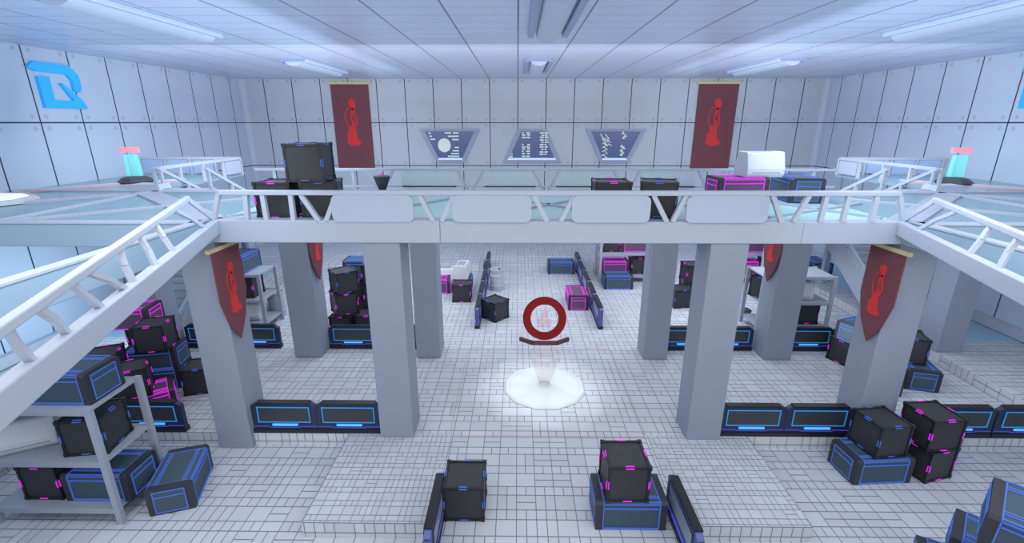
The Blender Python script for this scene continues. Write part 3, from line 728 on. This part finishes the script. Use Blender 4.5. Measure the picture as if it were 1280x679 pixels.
# upper level
g = 'crates on the upper walkway'
place('Am', -5.71, 11.45, BT-.04, 0, 'black cube crate with magenta clips at the left end of the walkway trio', g)
place('Ab', -4.72, 11.5, BT-.04, 12, 'black cube crate with blue clips, lower right of the walkway trio', g)
place('Ab', -4.9, 11.42, BT-.04+H, 3, 'black cube crate with blue clips standing on top of the walkway trio', g)
place('Am', 2.25, 11.6, BT-.04, -2, 'black cube crate with magenta clips on the middle of the walkway', g)
place('Ab', 3.4, 11.6, BT-.04, -14, 'turned black cube crate with blue clips on the middle of the walkway', g)
place('Bm', 6.35, 14.0, BT-.04, 3, 'magenta-lined long crate on the walkway before the right wall banner', g)
place('Bb', 8.2, 14.2, BT-.04, 84, 'blue-lined long crate on the walkway at the right', g)
place('C', 6.95, 14.05, BT-.04+HB, 2, 'white angular case on top of the magenta-lined crate on the walkway', g)
# ------------------------------------------------------------------ racks
def rack_proto():
    W, D, Hh = 2.7, 1.3, 2.88; r = empty('storage_rack')
    for a in (-1, 1):
        for c in (-1, 1):
            p = MB(); p.box(a*W/2-.065, a*W/2+.065, c*D/2-.05, c*D/2+.05, 0, Hh); p.build('post', M['metal'], r)
    for z in (.40, 1.60, Hh-.03):
        p = MB(); p.box(-W/2, W/2, -D/2, D/2, z-.06, z); p.build('shelf', M['metal'], r)
        p = MB(); p.box(-W/2, W/2, -D/2-.03, -D/2+.02, z-.12, z+.01); p.box(-W/2, W/2, D/2-.02, D/2+.03, z-.12, z+.01)
        p.build('shelf_edge', M['metal'], r)
    return r
rk = rack_proto(); rk_used = [False]
def rack(x, y, z, label, sz=1):
    o = copy_tree(rk) if rk_used[0] else rk; rk_used[0] = True
    o.location = (x, y, z); o.scale = (1, 1, sz); tag(o, label, 'rack', 'grey metal storage racks'); return o
rack(-9.98, 8.85, LOW, 'large grey metal rack in the left foreground holding crates')
rack(10.78, 18.0, 0, 'grey metal rack behind the rear barrier on the right', .84)
rack(-11.35, 18.0, 0, 'grey metal rack behind the rear barrier at far left', .84)
rack(5.65, 24.3, 0, 'grey metal rack at the back right of the far path')
rack(12.55, 24.3, 0, 'grey metal rack at the back right, behind the right rack')
g = 'goods on the left foreground rack'
S0, S1, S2 = LOW+.405, LOW+1.605, LOW+2.855
place('Bb', -9.43, 8.82, S2, 0, 'blue-lined long crate on the top shelf of the left foreground rack', g)
place('Ab', -9.22, 8.82, S1, 8, 'black cube crate with blue clips on the middle shelf of the left foreground rack', g)
place('C', -10.75, 8.85, S1, 30, 'pale grey angular case on the middle shelf of the left foreground rack', g)
place('Am', -10.45, 8.85, S0, 0, 'black cube crate with magenta clips on the bottom shelf of the left foreground rack', g)
place('Bb', -9.2, 8.85, S0, 0, 'blue-lined long crate on the bottom shelf of the left foreground rack', g)
g = 'goods on the rear racks'
z0, z1, z2 = .34, 1.35, 2.40
place('Am', 11.5, 18.0, z0, 0, 'black cube crate with magenta clips on the bottom shelf of the right rear rack', g)
place('C', 11.05, 18.0, z1, 0, 'pale grey angular case on the middle shelf of the right rear rack', g)
place('Ab', 9.9, 18.0, z1, 20, 'black cube crate on the middle shelf left end of the right rear rack', g)
place('Bb', 15.9, 24.45, RAI, 90, 'blue-lined crate on the raised floor behind the right staircase', g)
place('Am', 4.85, 24.3, 1.605, 0, 'black cube crate on the middle shelf of the far rack', g)
place('Bm', 6.1, 24.3, 1.605, 0, 'magenta-lined crate on the middle shelf of the far rack', g)
place('Bm', 5.1, 24.3, .405, 0, 'magenta-lined crate on the bottom shelf of the far rack', g)
place('Am', 6.4, 24.3, .405, 0, 'black cube crate on the bottom shelf of the far rack', g)
place('Bm', 11.95, 24.3, .405, 0, 'magenta-lined crate on the bottom shelf of the back right rack', g)
place('Bm', 12.2, 24.3, 1.605, 0, 'magenta-lined crate on the middle shelf of the back right rack', g)
place('Am', 13.3, 24.3, .405, 0, 'black cube crate on the bottom shelf of the back right rack', g)
place('Am', -10.85, 18.0, z1, 0, 'black cube crate on the middle shelf of the far left rack', g)
place('Bb', -11.0, 18.0, z2, 90, 'blue-lined crate on the top shelf of the far left rack', g)
place('Am', -12.05, 18.0, z0, 0, 'black cube crate on the bottom shelf of the far left rack', g)
place('C', -11.0, 18.0, z0, 10, 'pale grey angular case on the bottom shelf of the far left rack', g)
# barrels
def barrel_obj():
    r = empty('barrel')
    p = MB(); p.lathe([(.29, 0), (.32, .03), (.33, .2), (.35, .22), (.35, .27), (.33, .29), (.33, .72), (.35, .74), (.35, .79), (.33, .81), (.33, 1.0), (.35, 1.02), (.35, 1.08), (.31, 1.08), (.3, 1.0)], 24); p.build('drum', M['barrel'], r, smooth=True)
    p = MB(); p.lathe([(.29, .99), (.29, 1.03)], 24); p.build('lid', M['capsule_d'], r)
    p = MB(); p.lathe([(.05, 0), (.05, .04)], 12, (.12, .1, 1.03)); p.build('bung', M['dark'], r)
    return r
br = barrel_obj(); br.location = (-1.02, 22.55, 0); tag(br, 'pale grey ribbed barrel inside the far path by its left barrier', 'barrel', 'pale ribbed barrels')
for x, y, l in ((-10.75, 19.1, 'pale grey barrel right of the far left rack, nearer one'), (-11.2, 19.9, 'pale grey barrel right of the far left rack, farther one')):
    o = copy_tree(br); o.location = (x+.35, y, 0); tag(o, l, 'barrel', 'pale ribbed barrels')
# small green plant
p = MB()
for i in range(7):
    a = i*.9; c, s_ = math.cos(a), math.sin(a)
    p.bar((0, 0, .0), (.12*c, .12*s_, .26+.03*(i % 3)), .09, .09)
p.lathe([(.1, 0), (.16, .1), (.14, .24), (.04, .3)], 7)
o = p.build('small_shrub', M['green'], None, (10.0, 19.3, 0)); tag(o, 'tiny dark green tuft on the floor behind the right rear rack', 'plant')
# ------------------------------------------------------------------ projector platform
PX, PY = .87, 13.3
r = empty('projector_platform', (PX, PY, 0)); tag(r, 'round white twelve-sided platform lit by a spotlight in the hall centre', 'platform')
p = MB(); p.lathe([(1.30, 0), (1.30, .03), (1.24, .07)], 12, ph=R(15)); p.build('rim', M['platform'], r)
p = MB(); p.lathe([(1.24, .05), (1.08, .09)], 12, ph=R(15)); p.build('top', M['platform'], r)
p = MB(); p.lathe([(.21, .08), (.21, .13), (.16, .13), (.16, .1)], 24); p.build('emitter', M['platform'], r, smooth=True)
p = MB(); p.lathe([(.15, .13), (.52, 1.2)], 16, closed=False); p.build('light_beam', M['pinkray'], r)
r = empty('projected_ring', (PX, PY+.7, 2.06)); tag(r, 'flat red ring hovering upright over the white platform', 'ring')
b = MB(); n = 48; ro, ri = .69, .44
pv = []
for t in (-.03, .03):
    for i in range(n):
        a = 2*math.pi*i/n
        for rr in (ro, ri): b.v.append((rr*math.cos(a), t, rr*math.sin(a)))
for i in range(n):
    j = (i+1) % n; q = 2*n
    b.f += [(2*i, 2*j, 2*j+1, 2*i+1), (q+2*i+1, q+2*j+1, q+2*j, q+2*i), (2*i, q+2*i, q+2*j, 2*j), (2*i+1, 2*j+1, q+2*j+1, q+2*i+1)]
o = b.build('band', M['ringred'], r); o.rotation_euler[0] = R(-17)
p = MB(); S = .5
p.prism([(-.2, -.3), (.2, -.3), (.24, -.05), (.12, .02), (.1, .15), (.16, .3), (.05, .22), (0, .34), (-.05, .22), (-.16, .3), (-.1, .15), (-.12, .02), (-.24, -.05)], (-.01, .01), lambda a, c, t: (a, t, c)); p.build('faint_icon', M['pinkfig'], r)
p = MB()
pts = [(-.78, 0.0), (-.38, -.30), (.38, -.30), (.78, 0.0)]
for (a, c), (d, e_) in zip(pts, pts[1:]): p.bar((a, c, 0), (d, e_, 0), .07, .13)
o = p.build('curved_tray', M['dkred'], None, (PX, PY+.62, 1.38)); tag(o, 'dark red curved bar hovering just below the red ring', 'bar')
# pink floor lines
for nm, q in (('floor_marking', ((-2.2, 15.9), (3.4, 16.0))), ('floor_marking', ((-1.7, 10.75), (3.4, 10.85)))):
    p = MB(); p.box(q[0][0], q[1][0], q[0][1], q[1][1], .004, .007); o = p.build(nm, M['pinkline']); tag(o, 'faint pink line on the tiles, ' + ('behind' if q[0][1] > 12 else 'in front of') + ' the white platform', 'marking')
for x in (-1.8, 3.45):
    p = MB(); p.box(x-.03, x+.03, 10.9, 15.9, .004, .007); o = p.build('floor_marking', M['pinkline']); tag(o, f'faint pink line on the tiles {"left" if x < 0 else "right"} of the white platform', 'marking')
# ------------------------------------------------------------------ upper pads and disc
for s in (0, 1):
    f = (lambda x: x) if s == 0 else mx
    sd = ['left', 'right'][s]
    r = empty('hologram_pad', (f(-14.4), 18.0, BT-.04)); tag(r, f'dark round projector with a teal glowing panel on the {sd} wing', 'projector')
    p = MB(); p.lathe([(.55, 0), (.6, .06), (.42, .2), (.3, .24)], 10); p.build('base', M['dark'], r)
    p = MB(); p.prism([(-.24, .26), (.24, .26), (.2, 1.05), (-.2, 1.05)], (-.1, .1), lambda a, c, t: (a, t, c)); p.build('teal_projection', M['tealholo'], r)
    p = MB(); p.box(-.34, .34, -.06, .06, 1.12, 1.3); p.build('pink_sign', M['pinkholo'], r)
    r = empty('white_pad', (f(-12.35), 16.0, BT)); tag(r, f'small white block at the inner corner of the {sd} wing', 'block')
    p = MB(); p.prism([(-.5, -.3), (.5, -.3), (.5, .3), (-.5, .3)], (0, .18), lambda a, c, t: (a*(1-t*.6), c*(1-t*.6), t)); p.build('cover', M['rail'], r)
r = empty('white_disc', (-15.2, 13.1, BT-.03)); tag(r, 'bright white octagonal disc lying on the left glass wing', 'platform')
p = MB(); p.lathe([(1.35, 0), (1.35, .08), (1.25, .12)], 10); p.build('rim', M['platform'], r)
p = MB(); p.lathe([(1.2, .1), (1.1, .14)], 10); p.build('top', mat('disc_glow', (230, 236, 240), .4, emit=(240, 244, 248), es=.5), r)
r = empty('funnel_device', (-4.22, 14.9, BT-.04)); tag(r, 'small dark funnel-shaped device on a round base at the rear of the walkway', 'projector')
p = MB(); p.lathe([(.48, 0), (.48, .05), (.2, .1)], 12); p.build('base', M['dark'], r)
p = MB(); p.lathe([(.08, .08), (.27, .58), (.22, .6)], 8); p.build('funnel', M['dark'], r)
p = MB(); p.lathe([(.03, .6), (.03, .7)], 8); p.build('tip', M['neon_m'], r)
# ------------------------------------------------------------------ lights
def area(x, y, z, sx, sy, e, col, rot=(0, 0, 0)):
    l = bpy.data.lights.new('area', 'AREA'); l.shape = 'RECTANGLE'; l.size = sx; l.size_y = sy; l.energy = e; l.color = col
    o = bpy.data.objects.new('added_fill_light', l); C.objects.link(o); o.location = (x, y, z); o.rotation_euler = rot; return o  # added fill lamps without fixtures, unseen because they face away from the camera
UP = (math.pi, 0, 0); FWD = (R(90), 0, 0)
area(.87, 17, 9.2, 34, 26, 560, (.92, .96, 1), UP)
area(.87, 16.5, 8.7, 30, 1.5, 1050, (1, .99, .97), (R(68), 0, 0))
area(-5.0, 15, 8.7, 1.5, 22, 760, (.76, .88, 1), (0, R(68), 0))
area(6.7, 15, 8.7, 1.5, 22, 760, (.76, .88, 1), (0, R(-68), 0))
area(-13.6, 14.0, 2.6, 4.2, 5, 170, (.62, .84, 1), (0, R(90), 0))
area(10.9, 13.2, 2.6, 3.6, 4, 80, (.80, .90, 1), (0, R(-90), 0))
area(.87, 18, 5.0, 30, 13, 700, (1, .99, .96))
area(.87, 17, 7.9, 32, 11, 400, (1, .99, .97))
area(.87, 5.5, 7.3, 22, 8, 420, (1, .99, .96))
w = bpy.data.worlds.new('world'); bpy.context.scene.world = w; w.use_nodes = True
bg = w.node_tree.nodes['Background']; bg.inputs[0].default_value = (.95, .97, 1, 1); bg.inputs[1].default_value = 1.2
for i in range(8):
    an = R(22.5+45*i)
    sp = bpy.data.lights.new('spot', 'SPOT'); sp.energy = 20; sp.spot_size = R(92); sp.spot_blend = .3; sp.shadow_soft_size = .02; sp.color = (1, 1, 1)
    o = bpy.data.objects.new('platform_spotlight', sp); C.objects.link(o); o.location = (.87+1.15*math.cos(an), 13.3+1.15*math.sin(an), 1.25)
# ------------------------------------------------------------------ camera
cam = bpy.data.cameras.new('camera'); co = bpy.data.objects.new('camera', cam); C.objects.link(co)
cam.sensor_fit = 'HORIZONTAL'; cam.sensor_width = 36; cam.lens = 594.52/1280*36
co.location = (0, 0, 8)
co.rotation_euler = (math.pi/2-.3034, 0, .0117)
cam.clip_end = 200
sc = bpy.context.scene; sc.camera = co
sc.view_settings.view_transform = 'Standard'; sc.view_settings.look = 'None'; sc.view_settings.exposure = -.06; sc.view_settings.gamma = 1
